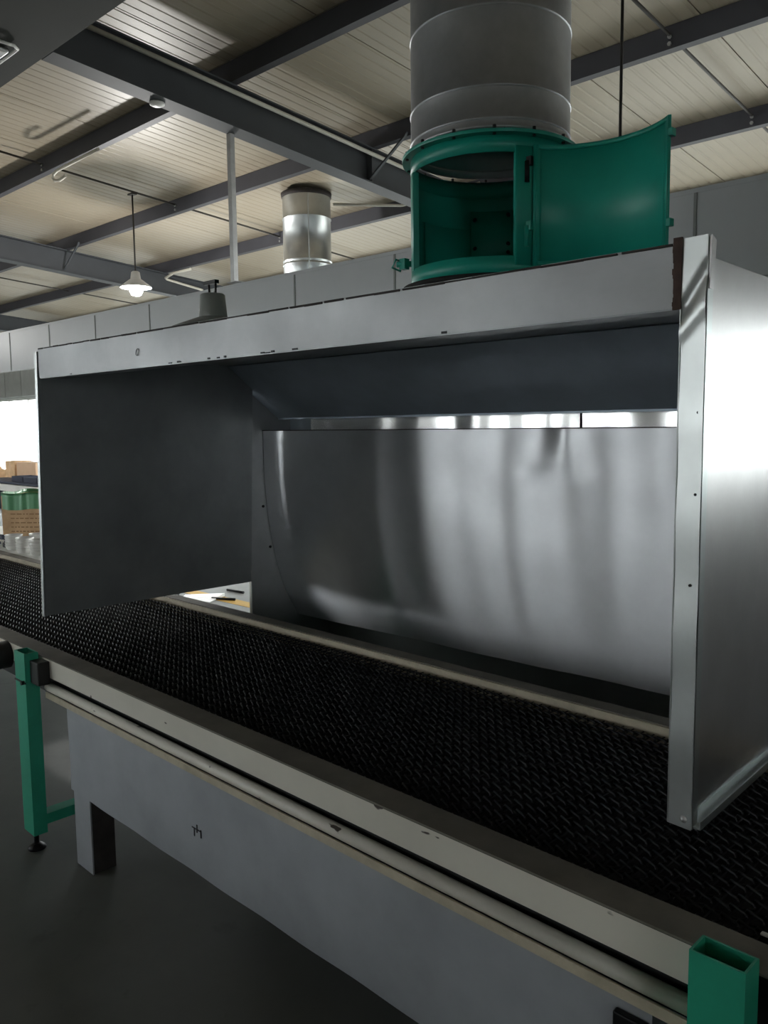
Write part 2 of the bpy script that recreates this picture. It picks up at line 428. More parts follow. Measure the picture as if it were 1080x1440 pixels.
# deep girder overhead at the top left corner
gd = bthing('girder', 'deep grey-green steel girder overhead in the top left corner', 'girder', 0, 0, 0)
obj('web', MB().box(-24, -2.7, 1.62, 2.46, 3.93, 4.24), 'girder_paint', gd, .004)
obj('flange', MB().box(-24, -2.7, 1.54, 2.50, 3.905, 3.93), 'girder_paint', gd, .004)
fx = bthing('batten_light', 'pale metal rim of a ceiling fixture under the girder at the left edge', 'light', -4.76, 2.24, 3.9)
obj('housing', MB().box(-1.05, -.42, -.05, .05, -.03, .0), 'galvanised', fx, .012)
obj('rim', MB().tube([(x - .52, y * .8, z) for x, y, z in [(.16, -.09, -.02), (.19, -.05, -.02), (.19, .05, -.02), (.16, .09, -.02), (-.55, .09, -.02), (-.55, -.09, -.02), (.16, -.09, -.02)]], .010, 8), 'white_plastic', fx)
# conduit along the near beam's top edge
o = obj('conduit', MB().tube([(-5.045, y, pz(y) - .066) for y in (2.52, 4, 6, 8.4)], .017, 8), 'conduit'); o.rotation_euler = BROT
tag(o, 'cream conduit running along the top edge of the near roof beam', 'conduit')
# smoke detector under the near beam
sd = bthing('smoke_detector', 'round white detector on the underside of the near roof beam', 'detector', -5.17, 3.29, pz(3.29) - .302)
obj('base', MB().lathe([(0, 0), (.052, 0), (.052, -.014), (0, -.014)], n=24), 'white_plastic', sd)
obj('dome', MB().lathe([(.045, -.0141), (.042, -.020), (0, -.023)], n=24), 'white_plastic', sd)
# bent white pipe on the nearest purlin
o = obj('bent_pipe', MB().tube([(-6.93, 3.80, 4.06), (-7.72, 3.80, 4.045), (-7.79, 3.80, 4.03), (-7.81, 3.80, 3.995), (-7.77, 3.80, 3.962), (-7.68, 3.80, 3.948), (-7.55, 3.80, 3.965)], .014, 8), 'conduit')
o.rotation_euler = BROT; tag(o, 'white bent conduit hooked under the nearest purlin', 'conduit')
# conduit on the third purlin beside the second duct
P3 = 6.80
o = obj('wall_conduit', MB().tube([(-6.62, P3 - .45, 4.0), (-6.05, P3, 3.965), (-6.0, P3, 3.962), (-5.0, P3, 3.985)], .016, 8), 'conduit')
o.rotation_euler = BROT; tag(o, 'white conduit fixed along the third purlin beside the second duct', 'conduit')
# strut from the near beam down to the partition
st = bthing('hanger_strut', 'galvanised hanger strut from the near roof beam down to the partition top', 'strut', -5.2, 3.93, 2.712)
sh = pz(3.93) - .302 - 2.712
obj('channel', MB().box(-.022, .022, -.02, -.016, .004, sh).box(-.022, -.018, -.016, .02, .004, sh).box(.018, .022, -.016, .02, .004, sh), 'galvanised', st)
obj('foot_plate', MB().box(-.06, .06, -.03, .06, 0, .004), 'galvanised', st)
# threaded rod hanging right of the big duct
hr = bthing('hanger_rod', 'thin steel hanger rod dropping from the roof behind the open green door', 'rod')
hr.location = hood_w(-.93, 1.5, 1.908); HRZ = roofz(2.95) - 1.908
obj('rod', MB().tube([(0, 0, 0), (0.0, 0, HRZ)], .0062, 8), 'dark_rod', hr)
obj('nut', MB().tube([(0, 0, .02), (0, 0, .035)], .016, 6, smooth=False), 'galvanised', hr)

# second duct through the roof beyond the partition
D2 = (-6.72, 6.05)
d2 = bthing('round_duct', 'bright galvanised round duct through the roof beyond the partition', 'duct', *D2, 0)
zr = roofz(D2[1]) - .03
prof = [(.255, 1.9)]
for zz in (3.10, 3.32, 3.36, 3.80): prof += [(.255, zz - .008), (.262, zz - .004), (.262, zz + .004), (.255, zz + .008)]
prof += [(.255, zr)]
obj('duct_wall', MB().lathe(prof, n=48), 'bright_duct', d2)
obj('roof_collar', MB().lathe([(.257, zr - .05), (.264, zr - .045), (.27, zr - .005), (.257, zr - .005)], n=48), 'weld_dark', d2)
obj('seam', MB().box(.20, .215, -.166, -.16, 2.0, zr - .06), 'bright_duct', d2)
obj('plinth', MB().box(-.3, .3, -.3, .3, 0, 1.9), 'inner_steel', d2, .01)

# hanging lamp
LX, LY = -8.12, 4.82
LZ = 3.13
hl = bthing('pendant_lamp', 'lit pendant lamp hanging on a rod left above the booth', 'lamp', LX, LY, LZ)
zt = pz(LY) + .085 - LZ
obj('rod', MB().tube([(0, 0, .16), (0, 0, zt - .012)], .009, 8), 'dark_rod', hl)
obj('clamp', MB().box(-.05, .05, -.03, .03, zt - .030, zt - .012), 'dark_rod', hl, .004)
obj('shade', MB().lathe([(.03, .17), (.045, .16), (.055, .09), (.16, .01), (.165, -.005), (.158, -.003), (.05, .085), (.0, .09)], n=32), 'white_plastic', hl)
obj('bulb', MB().lathe([(0, .075), (.03, .07), (.04, .04), (.065, .0), (.07, -.04), (.05, -.08), (0, -.095)], n=24), 'bulb', hl)
added_lamp = copy_tree(hl)  # unseen second lamp, added to brighten the left of the partition
added_lamp.location = b2w(-13.7, 2.75, 3.28); added_lamp['label'] = 'unseen pendant lamp farther left, added to light the partition'
pl = bpy.data.lights.new('pendant_light', 'POINT'); pl.energy = 120; pl.shadow_soft_size = .09; pl.color = (1, .98, .95)
plo = bpy.data.objects.new('pendant_light', pl); C.objects.link(plo); plo.parent = hl; plo.location = (0, 0, -.20)
added_light = plo.copy(); added_light.data = pl.copy(); added_light.data.energy = 45; C.objects.link(added_light); added_light.parent = added_lamp

# ---------------------------------------------------------------- spray booth hood over the conveyor
hood = thing('spray_booth', 'stainless steel spray booth hood standing open over the black conveyor belt', 'booth', HO, BROT)
ZB, ZT, HX = .83, 1.925, -2.72          # bottom of the side panels, top, left plane
PY, DY = 1.08, 1.62                      # front of the rear plenum, back
def xl(z): return HX + .058 * max(0, (z - ZB)) / (ZT - ZB)
# folded fascia beam (a channel, slightly buckled face)
def fascia(u, v):
    x = -2.655 + u * 2.625; z = 1.811 + v * .114
    return (x, .0022 * math.sin(x * 5.1 + 1) * math.sin(v * PI) + .0012 * math.sin(x * 13 + v * 3), z)
obj('fascia_face', MB().grid(120, 5, fascia), 'fascia_steel', hood)
obj('fascia_flange', MB().box(-2.655, -.03, .002, .07, 1.808, 1.811).box(-2.655, -.03, .067, .07, 1.811, 1.835).box(-2.655, -.03, .0, .05, 1.9255, 1.928), 'inner_steel', hood)
random.seed(3)
wl = MB(); x = -2.65
while x < -.05:
    d = min(random.uniform(.02, .10), -.048 - x)
    wl.box(x, x + d, -.0035, .002, 1.9225 - random.uniform(-.001, .001), 1.9262 + random.uniform(0, .0015)); x += d + random.choice((0, 0, 0, .01))
obj('weld_seam', wl, 'weld_dark', hood)
ru = MB(); z = 1.808
while z < 1.93:
    d = random.uniform(.006, .014); q = random.uniform(-.003, .003)
    ru.box(-.046 + q, -.029, -.004, .001, z, z + d); z += d
obj('rusty_weld', ru, 'rust', hood)['label'] = 'rusty brown weld strip at the corner'
# scuffed dents along the fascia's lower edge
sc = MB(); random.seed(11)
for k in range(12):
    x = random.choice((random.uniform(-1.75, -.9), random.uniform(-2.6, -.1))); sc.box(x, x + random.uniform(.004, .022), -.0032, 0, 1.811, 1.812 + random.uniform(.001, .005))
obj('scuff', sc, 'bolt', hood)['kind'] = 'stuff'
# hand-drawn ring on the fascia
obj('pen_mark', MB().tube([hxy for hxy in [(-1.905 + .0085 * math.cos(a) + .004 * math.sin(a), -.0032, 1.861 + .011 * math.sin(a)) for a in [i * 2 * PI / 16 for i in range(17)]]], .0013, 6), 'black', hood)
# right corner post with a crease near its top
def post(u, v):
    z = ZB - .003 + v * (1.934 - ZB + .003); x = -.031 + u * .050
    cr = math.exp(-((z - (1.80 + u * .075)) / .018) ** 2) * .006 - math.exp(-((z - (1.765 + u * .05)) / .02) ** 2) * .004
    return (x, -.0005 - .0058 * u + cr + .0008 * math.sin(z * 30), z)
obj('corner_post', MB().grid(8, 180, post), 'post_steel', hood)
obj('post_return', MB().box(-.031, -.029, -.002, .05, ZB, 1.81).hexa([(.017, -.002, ZB - .003), (.0195, -.002, ZB - .003), (.0195, .022, ZB - .003), (.017, .022, ZB - .003),
    (.017, -.002, 1.93), (.0195, -.002, 1.93), (.0195, .022, 1.93), (.017, .022, 1.93)]), 'post_steel', hood)
obj('bent_lip', MB().hexa([(.0195, .0, 1.84), (.022, .0, 1.84), (.022, .02, 1.84), (.0195, .02, 1.84), (.022, -.003, 1.932), (.026, -.003, 1.932), (.025, .018, 1.926), (.021, .018, 1.926)]), 'panel_steel', hood)
for z in (1.47, 1.30, 1.62):
    rv = MB().tube([(.006 + .004 * math.sin(z * 9), -.006, z), (.006 + .004 * math.sin(z * 9), .0, z)], .0028, 8)
    obj('screw', rv, 'bolt', hood)
obj('rivet', MB().lathe([(0, .006), (.005, .004), (.008, 0)], n=12), 'galvanised', hood).matrix_local = Matrix.Translation((.003, -.0035, ZB + .014)) @ Matrix.Rotation(PI / 2, 4, 'X')
# right side panel (outer face), bottom channel
def rpan(u, v):
    y = .018 + u * (DY - .018); z = .862 + v * (1.898 - .862)
    return (.015 + .004 * math.sin(u * 9 + 1) * math.sin(v * PI) + .002 * math.sin(v * 7 + u * 4), y, z)
obj('right_panel', MB().grid(60, 40, rpan), 'panel_steel', hood)
obj('right_inner_panel', MB().box(-.012, -.008, .05, DY, .862, 1.895), 'inner_steel', hood)
obj('bottom_channel', MB().box(-.02, .034, .0, PY, ZB, ZB + .003).box(.031, .034, .0, PY, ZB + .003, ZB + .016).box(-.006, -.003, .0, PY, ZB + .003, .865), 'post_steel', hood)
obj('top_angle', MB().box(-.006, .012, .02, DY, 1.896, 1.899), 'inner_steel', hood)
# left side panel, its front trim
t = .004
def lp8(y0, y1, za, zb, za2, zb2, x_off=0., th=t):
    return [(xl(za) + x_off - th, y0, za), (xl(za) + x_off, y0, za), (xl(za2) + x_off, y1, za2), (xl(za2) + x_off - th, y1, za2),
            (xl(zb) + x_off - th, y0, zb), (xl(zb) + x_off, y0, zb), (xl(zb2) + x_off, y1, zb2), (xl(zb2) + x_off - th, y1, zb2)]
obj('left_panel', MB().hexa(lp8(.004, PY - .002, ZB, 1.9035, ZB - .012, 1.9035)), 'inner_steel', hood)
obj('left_trim', MB().hexa(lp8(-.004, .003, ZB - .002, 1.915, ZB - .002, 1.915, 0, .020)).hexa(lp8(.003, .05, ZB - .002, 1.90, ZB - .002, 1.90, -.017, .003)), 'post_steel', hood)
# roof, baffle, plenum
obj('roof', MB().box(-2.69, .0, .05, 1.06, 1.902, 1.906).box(HX - .004, .0, 1.06, DY, 1.902, 1.906), 'inner_steel', hood)
bz = lambda y: 1.652 + (1.275 - y) * .714
obj('baffle', MB().hexa([(-2.715, .932, bz(.932)), (-.012, .932, bz(.932)), (-.012, 1.275, 1.652), (-2.715, 1.275, 1.652),
                         (-2.715, .935, bz(.932) + .003), (-.012, .935, bz(.932) + .003), (-.012, 1.278, 1.655), (-2.715, 1.278, 1.655)]).box(-2.715, -.012, 1.275, 1.278, 1.644, 1.654), 'baffle_steel', hood)
obj('plenum_side', MB().box(HX - .004, HX, PY, DY, .0, 1.90), 'plenum_steel', hood)
obj('plenum_side', MB().box(-.012, -.008, PY, DY, .0, .862), 'plenum_steel', hood)
obj('plenum_back', MB().box(HX, -.008, DY, DY + .004, 0, 1.90), 'inner_steel', hood)
obj('seam_edge', MB().box(HX, HX + .003, PY - .006, PY + .001, ZB - .01, 1.80), 'galvanised', hood)
obj('side_flange', MB().box(HX - .020, HX - .004, PY - .002, PY + .002, 0, 1.0).box(HX - .020, HX - .017, PY, PY + .02, 0, 1.0), 'white_paint', hood)['label'] = 'side flange, window light on it painted white'  # window light falling on the flange is put in as white
for z in (1.71, 1.54, 1.35, 1.18, .99):
    obj('screw', MB().tube([(HX, PY - .016, z), (HX + .006, PY - .016, z)], .006, 8), 'bolt', hood)
for y, z in ((1.165, 1.20), (1.205, .985)):
    obj('screw', MB().tube([(HX, y, z), (HX + .006, y, z)], .007, 8), 'bolt', hood)
# water sheet: upright at the top, curling back at the bottom, with the slight buckles of thin steel
SP = [(1.588, 1.175), (1.45, 1.175), (1.30, 1.180), (1.15, 1.193), (1.05, 1.210), (.953, 1.232), (.86, 1.256), (.775, 1.285), (.70, 1.322), (.655, 1.350), (.60, 1.39)]
def sheet_y(z):
    for (za, ya), (zb, yb) in zip(SP, SP[1:]):
        if z >= zb - 1e-6: return ya + (yb - ya) * (za - z) / (za - zb)
    return SP[-1][1]
def smooth_y(z): return sum(sheet_y(min(1.588, max(.60, z + d))) for d in (-.06, -.03, 0, .03, .06)) / 5
def sheet(u, v):
    x = HX + .004 + u * 2.70; z = .60 + v * .988
    top = math.exp(-((1.588 - z) / .16) ** 2)
    xx = x + .03 * top * math.sin((x + .78) * 6)
    w = .0040 * math.sin(xx * 6.1 + .5 + .3 * v) + .0012 * math.sin(xx * 13.7 + 1.2 + .9 * v) * (1 + math.sin(xx * 3.3)) + .0005 * math.sin(xx * 27 + v)
    w += .008 * math.exp(-((xx + 1.0) / (.12 - .05 * top)) ** 2) * (.45 + .55 * top) + .003 * math.exp(-((x + 1.0) / .16) ** 2 - ((z - 1.43) / .03) ** 2)
    fade = min(1, u * 6)
    return (x, smooth_y(z) + w * fade * 1.25, z)
obj('water_sheet', MB().grid(220, 60, sheet), 'sheet_steel', hood)
obj('sheet_lip', MB().box(HX + .004, -.014, 1.170, 1.182, 1.587, 1.5905), 'weld_dark', hood)
wp = MB(); edges = [-2.50, -1.62, -.98, -.013]
for i, (a, b) in enumerate(zip(edges, edges[1:])):
    o = obj('weir_plate', MB().grid(30, 6, lambda u, v, a=a, b=b, i=i: (a + .001 + u * (b - a - .002), 1.33 + (-.02 + .075 * u, -.012 * u, .014 * u)[i] + .0035 * math.sin(u * 11 + i * 2) * (1 - abs(2 * v - 1)) + .002 * math.sin(u * 23), 1.50 + v * .30)), 'strip_steel', hood)
obj('weir_end', MB().box(HX + .002, -2.50, 1.36, 1.364, 1.50, 1.80), 'baffle_steel', hood)
pn = MB().box(HX + .002, -.014, .80, .803, .30, .64).box(HX + .002, -.014, .80, DY - .002, .296, .30)
obj('drip_pan', pn, 'belt_dark', hood)
obj('pan_lip', MB().box(HX + .002, -.014, .775, .803, .64, .644), 'cream_dirty', hood)
obj('duct_spigot', MB().lathe([(.30, 1.906), (.30, 2.112)], -1.288, 1.156, 48).box(-1.66, -.92, .80, 1.54, 1.906, 1.93), 'galvanised', hood)

# ---------------------------------------------------------------- green access section with its open door
FX, FY = -1.288, 1.156
A0 = math.radians(-54.3)
gf = thing('access_collar', 'round green duct access section standing on the booth roof with its door open', 'duct section', hood_w(FX, FY, 2.112), BROT)
d_ = math.radians
R1, R2 = .300, .294
ZO0, ZO1, ZC = .078, .428, .49
def ring(z0, z1, a0=0, a1=2 * PI, n=64, r1=R1, r2=R2):
    return MB().lathe([(r1, z0), (r1, z1), (r2, z1), (r2, z0)], n=n, a0=a0, a1=a1, closed_prof=True)
obj('gasket', ring(.0, .016, r1=.333, r2=.28), 'rubber', gf)['label'] = 'black rubber base gasket'
obj('bottom_ring', ring(.016, ZO0), 'green', gf)
obj('top_ring', ring(ZO1, ZC), 'green', gf)
obj('shell', MB().lathe([(R1, ZO0), (R1, ZO1)], n=60, a0=A0 + d_(18), a1=A0 + d_(290)).lathe([(R2, ZO0), (R2, ZO1)], n=60, a0=A0 + d_(18), a1=A0 + d_(290)), 'green', gf)
obj('jamb', ring(ZO0 - .03, ZO1 + .02, A0 + d_(17), A0 + d_(29), 8, R1 + .004, R2 - .01), 'green', gf)
obj('jamb', ring(ZO0 - .005, ZO1, A0 + d_(-72), A0 + d_(-68), 4, R1 + .003, R2 - .012), 'green', gf)
obj('flange', MB().lathe([(R1, ZC - .006), (.331, ZC - .006), (.332, ZC - .002), (.332, ZC + .005), (R1, ZC + .005)], n=64, smooth=False), 'green', gf)
for k in range(14):
    a = 2 * PI * k / 14
    obj('flange_bolt', MB().tube([(.318 * math.cos(a), .318 * math.sin(a), ZC - .012), (.318 * math.cos(a), .318 * math.sin(a), ZC + .02)], .006, 6, smooth=False), 'bolt', gf)
rear = A0 + PI
obj('motor_cover', MB().lathe([(R2 - .002, .11), (R2 - .024, .112), (R2 - .024, .37), (R2 - .002, .372)], n=12, a0=rear - d_(20), a1=rear + d_(16)), 'green', gf)['label'] = 'bolted cover plate on the inner wall'
obj('inner_plate', MB().lathe([(R2 - .002, .09), (R2 - .014, .092), (R2 - .014, .30), (R2 - .002, .302)], n=14, a0=rear + d_(16.5), a1=rear + d_(66)), 'green', gf)
for da, z in ((-17, .35), (13, .335), (-17, .235), (13, .22), (-17, .20)):
    a = rear + d_(da); r = R2 - .024
    obj('cover_bolt', MB().tube([(r * math.cos(a), r * math.sin(a), z), ((r - .012) * math.cos(a), (r - .012) * math.sin(a), z)], .008, 6, smooth=False), 'bolt', gf)
# the door: a curved leaf turned about its hinge at the jamb
hinge = Vector((.308 * math.cos(A0 + d_(29)), .308 * math.sin(A0 + d_(29)), 0))
dm = MB().lathe([(.308, .045), (.308, .452), (.303, .452), (.303, .045)], n=30, a0=A0 + d_(29 - 99), a1=A0 + d_(29), closed_prof=True)
dm.v = [(x - hinge.x, y - hinge.y, z) for x, y, z in dm.v]
door = obj('access_door', dm, 'green', gf); door.location = hinge; door.rotation_euler = (0, 0, d_(173))
fm = MB()
for za, zb in ((.045, .060), (.437, .452)): fm.lathe([(.303, za), (.303, zb), (.299, zb), (.299, za)], n=30, a0=A0 + d_(29 - 97), a1=A0 + d_(26), closed_prof=True)
for aa in (29 - 98.5, 24): fm.lathe([(.303, .045), (.303, .452), (.299, .452), (.299, .045)], n=3, a0=A0 + d_(aa), a1=A0 + d_(aa + 4), closed_prof=True)
fm.v = [(x - hinge.x, y - hinge.y, z) for x, y, z in fm.v]
obj('door_rim', fm, 'green', door)
for z in (.125, .40):
    a = d_(29 - 99) + A0
    p = Vector((.306 * math.cos(a), .306 * math.sin(a), 0)) - hinge
    obj('latch_lug', MB().box(p.x - .008, p.x + .008, p.y - .02, p.y + .004, z - .012, z + .012), 'green', door, .002)
for z, m_ in ((.145, 'green'), (.362, 'bolt')):
    hp_ = hinge * .985
    h = obj('hinge', MB().tube([(hinge.x - .012, hinge.y - .018, z - .035), (hinge.x - .012, hinge.y - .018, z + .035)], .009, 10).box(hinge.x - .035, hinge.x + .004, hinge.y - .020, hinge.y - .004, z + .02, z + .05), m_, gf)
cl = MB()
a = A0 + d_(-92); dx, dy = math.cos(a), math.sin(a)
q = lambda r, s, z: (dx * r - dy * s, dy * r + dx * s, z)
cl.tube([q(.300, 0, .12), q(.36, 0, .12)], .012, 8).tube([q(.34, -.03, .135), q(.36, .02, .135), q(.375, .02, .105), q(.35, -.03, .10), q(.34, -.03, .135)], .004, 6)
cl.box(*(sorted((q(.33, 0, 0)[0] - .014, q(.33, 0, 0)[0] + .014))), *(sorted((q(.33, 0, 0)[1] - .014, q(.33, 0, 0)[1] + .014))), .10, .14)
obj('latch', cl, 'green', gf)

# big duct from the access section through the roof
bd = thing('duct_riser', 'big dark galvanised round duct rising from the green access section', 'duct', hood_w(FX, FY, 2.62), BROT)
ztop = roofz(b2w(FX, FY).y + 1.5) + .2 - 2.62
sec = [.0, .028, .137, .40, .72, 1.04, ztop]
for i, (za, zb) in enumerate(zip(sec, sec[1:])):
    r = .2985 - .0006 * i
    pr = [(r, za), (r + .0035, za + .003), (r + .0035, za + .008), (r, za + .011), (r, zb)]
    obj('duct_section', MB().lathe(pr, n=72), 'duct_steel', bd)
    a = A0 + d_(58 + 40 * i); a2 = rear + d_(-12)
    if i > 1: obj('lock_seam', MB().box((r - .004) * math.cos(a2) - .002, (r - .004) * math.cos(a2) + .002, (r - .004) * math.sin(a2) - .002, (r - .004) * math.sin(a2) + .002, za, zb), 'bolt', bd)

# lamp can on the booth roof
bl = thing('booth_lamp', 'grey conical lamp housing on the booth roof near its left end', 'lamp', hood_w(-2.17, .5, 1.918), BROT)
obj('can', MB().lathe([(.057, .125), (.049, .215), (.044, .219), (0, .219)], n=32), 'lamp_grey', bl)
obj('skirt', MB().lathe([(.058, .128), (.08, .120), (.165, .088), (.170, .080), (.155, .084), (.06, .115)], n=32), 'lamp_grey', bl)
obj('stem', MB().lathe([(.03, -.011), (.03, .11)], n=16), 'lamp_grey', bl)
bb = MB()
for s in (-1, 1): bb.tube([(s * .020, 0, .216), (s * .023, 0, .262)], .0045, 8)
bb.box(-.045, .032, -.01, .01, .258, .272)
obj('bail', bb, 'black', bl)
o = obj('lamp_conduit', MB().tube([(-9.98, 6.79, 3.832), (-10.36, 6.79, 3.832), (-10.44, 6.79, 3.826), (-10.64, 6.80, 3.795), (-10.66, 6.84, 3.78), (-10.58, 7.4, 3.68)], .018, 8), 'conduit'); o.rotation_euler = BROT
tag(o, 'bent cream conduit under the third purlin, right of the lit pendant lamp', 'conduit')

# ---------------------------------------------------------------- conveyor
X0, X1 = -8.0, 1.2
cv = thing('conveyor', 'long conveyor with black mesh belt, cream side rails and green legs', 'conveyor', (-2, 1.7, 0))
def cobj(name, mb, mat, bev=0.):
    mb.v = [(x + 2, y - 1.7, z) for x, y, z in mb.v]
    return obj(name, mb, mat, cv, bev)
for a, b in ((X0, -3.175), (-3.055, -.445), (-.36, X1)):
    cobj('front_rail', MB().prism([(1.235, .688), (1.239, .688), (1.239, .751), (1.238, .755), (1.235, .757)], a, b), 'cream')
cobj('rail_gap_shade', MB().box(X0, X1, 1.272, 1.300, .60, .752), 'belt_dark')  # dark backing: shade of the gap under the rail put into the colour
cobj('rail_top', MB().box(X0, X1, 1.2355, 1.315, .7575, .762), 'cream_dirty')['label'] = 'dusty brown top of the front rail'
cobj('guard_pipe', MB().tube([(-3.01, 1.246, .644), (-.46, 1.246, .644)], .0165, 16), 'cream')
cobj('guard_strip', MB().box(-3.01, -.46, 1.232, 1.238, .604, .626), 'cream_edge', .001)
cobj('back_rail', MB().prism([(2.121, .70), (2.121, .757), (2.19, .757), (2.19, .62), (2.185, .62), (2.185, .752), (2.126, .752), (2.126, .70)], X0, X1), 'cream_edge')
cobj('back_rail_top', MB().box(X0, X1, 2.128, 2.19, .7575, .7605), 'cream_dirty')
cobj('belt_bed', MB().box(X0, X1, 1.316, 2.12, .690, .694), 'belt_dark')
cobj('return_belt', MB().box(X0, X1, 1.33, 2.11, .635, .642), 'belt_dark')
# spiral-weave mesh: one flattened wire coil after the other along the belt, linked by cross rods (one mesh, thousands of coils)
P = .031; NY = 20; zt_ = .739; HB = .009; WR = .0021
PT = (2.108 - 1.335) / NY
xs0, nrow = -6.9, int(7.7 / P)
coil = [(1.0, .5, .0), (.90, 1., .07), (.10, 1., .43), (.0, .5, .5), (.10, .0, .57), (.90, .0, .93)]     # x, z, y along one turn
bv = []; bf = []
for r in range(nrow):
    bx = xs0 + r * P + .0012 * math.sin(r * 1.7); W = P * 1.22; o = len(bv); n = 0
    for c in range(NY):
        for (cx, cz, cyy) in coil:
            x = bx + cx * W; y = 1.335 + (c + cyy) * PT; z = zt_ - HB + cz * HB + .0006 * math.sin(c * 1.3 + r * .9)
            bv += [(x - WR, y - WR, z - WR), (x + WR, y + WR, z - WR), (x, y, z + WR * 1.2)]; n += 1
    for k in range(n - 1):
        a = o + k * 3; b = a + 3
        bf += [(a, b, b + 1, a + 1), (a + 1, b + 1, b + 2, a + 2), (a + 2, b + 2, b, a)]
me = bpy.data.meshes.new('belt'); me.from_pydata([(x + 2, y - 1.7, z) for x, y, z in bv], [], bf); me.polygons.foreach_set('use_smooth', [True] * len(me.polygons)); me.materials.append(M['belt_black']); me.update()
bo = obj('mesh_belt', me, None, cv); bo['kind'] = 'stuff'
rd = MB()
for r in range(nrow):
    x = xs0 + r * P + P * .45; z = zt_ - HB * .6; q = .0016
    rd.add([(x - q, 1.332, z - q), (x + q, 1.332, z - q), (x, 1.332, z + q), (x - q, 2.112, z - q), (x + q, 2.112, z - q), (x, 2.112, z + q)], [(0, 1, 4, 3), (1, 2, 5, 4), (2, 0, 3, 5)])
ro = cobj('cross_rods', rd, 'belt_black'); ro['kind'] = 'stuff'
for x, y in ((-.451, 1.3375), (-.453, 1.371)):
    cobj('belt_glint', MB().box(x - .015, x + .015, y - .005, y + .005, .7405, .7445), 'white_plastic', .0015)  # glints on the belt, put in as small pale bars
# legs: pairs of green square tubes, open at the top, tied front to back
def leg_pair(x, w_, d):
    for y in (1.172, 2.195):
        zt2 = (.778 if x < -2 else .793) if y < 2 else .655
        lb = MB(); tk = .004
        lb.box(x, x + w_, y, y + tk, .07, zt2).box(x, x + w_, y + d - tk, y + d, .07, zt2 - .002).box(x, x + tk, y + tk, y + d - tk, .07, zt2).box(x + w_ - tk, x + w_, y + tk, y + d - tk, .07, zt2)
        lg = cobj('leg', lb, 'green_leg'); 
        cx, cy2 = x + w_ / 2 + 2, y + d / 2 - 1.7
        obj('levelling_foot', MB().tube([(cx, cy2, .012), (cx, cy2, .075)], .010, 8).lathe([(0, .02), (.012, .02), (.032, .008), (.034, 0), (0, 0)], cx, cy2, 16), 'bolt', lg)
    cobj('cross_brace', MB().box(x + .02, x + w_ - .015, 1.172 + d, 2.195, .095, .135), 'green_leg')
leg_pair(-3.128, .092, .052)
leg_pair(-.505, .086, .054)
leg_pair(-6.3, .092, .052)
cobj('rail_bracket', MB().box(-3.036, -2.965, 1.19, 1.236, .665, .752), 'black', .004)
cobj('clamp_band', MB().box(-3.131, -3.033, 1.169, 1.1725, .664, .670).tube([(-3.05, 1.16, .667), (-3.05, 1.172, .667)], .008, 8), 'bolt')
dr = MB().tube([(-3.36, 1.15, .705), (-3.36, 1.235, .705)], .055, 20).tube([(-3.36, 1.13, .705), (-3.36, 1.15, .705)], .03, 14)
cobj('drive_sprocket', dr, 'black')
ch = MB()
for i in range(14):
    a = PI * .2 + i * .33
    ch.box(-3.40 + .06 * math.cos(a) - .011, -3.40 + .06 * math.cos(a) + .011, 1.155, 1.18, .67 + .05 * math.sin(a) - .007, .67 + .05 * math.sin(a) + .007)
cobj('drive_chain', ch, 'galvanised', .002)

# ---------------------------------------------------------------- water tank under the conveyor
tk = thing('water_tank', 'bluish grey sheet metal tank under the conveyor on short legs', 'tank', (-1.75, 1.6, 0))
def tobj(name, mb, mat, bev=0.):
    mb.v = [(x + 1.75, y - 1.6, z) for x, y, z in mb.v]; return obj(name, mb, mat, tk, bev)
TX0, TX1, TY0, TY1, TZ0, TZ1 = -2.868, -.60, 1.250, 2.05, .285, .598
tobj('front_plate', MB().grid(90, 8, lambda u, v: (TX0 + u * (TX1 - TX0), TY0 + .0025 * math.sin(u * 17) * math.sin(v * PI) + .0015 * math.sin(u * 40 + v * 5), TZ0 + v * (TZ1 - TZ0))), 'tank_steel')
tobj('end_plate', MB().box(TX0, TX0 + .004, TY0 + .002, TY1, TZ0, TZ1), 'tank_steel')
tobj('end_plate', MB().box(TX1 - .004, TX1, TY0 + .002, TY1, TZ0, TZ1), 'tank_steel')
tobj('back_plate', MB().box(TX0, TX1, TY1, TY1 + .004, TZ0, TZ1), 'tank_steel')
tobj('bottom_plate', MB().box(TX0 + .004, TX1 - .004, TY0 + .005, TY1, TZ0, TZ0 + .004), 'tank_steel')
tobj('rim', MB().box(TX0 - .09, TX0, TY0 + .01, TY0 + .05, TZ1 - .006, TZ1), 'bolt')
for x in (TX0 + .008, TX1 - .14):
    for y, s in ((TY0 + .006, 1), (TY1 - .09, 1)):
        tobj('leg', MB().box(x, x + .125, y, y + .005, 0, TZ0 - .001), 'tank_steel')
        tobj('leg_side', MB().box(x + .118, x + .124, y + .006, y + .09, 0, TZ0 - .001), 'weld_dark')  # side of the leg, darker than its front plate
tobj('drain_bracket', MB().box(-.665, -.60, 1.232, 1.248, .50, .575), 'bolt', .003)
random.seed(5)
mk = MB()
for (x, z) in ((-2.02, .43), (-2.0, .42), (-2.035, .415)):
    mk.box(x, x + .004, TY0 - .0035, TY0 - .002, z - .012, z + .012)
mk.box(-2.045, -2.0, TY0 - .0035, TY0 - .002, .426, .429)
tobj('scribble', mk, 'bolt')

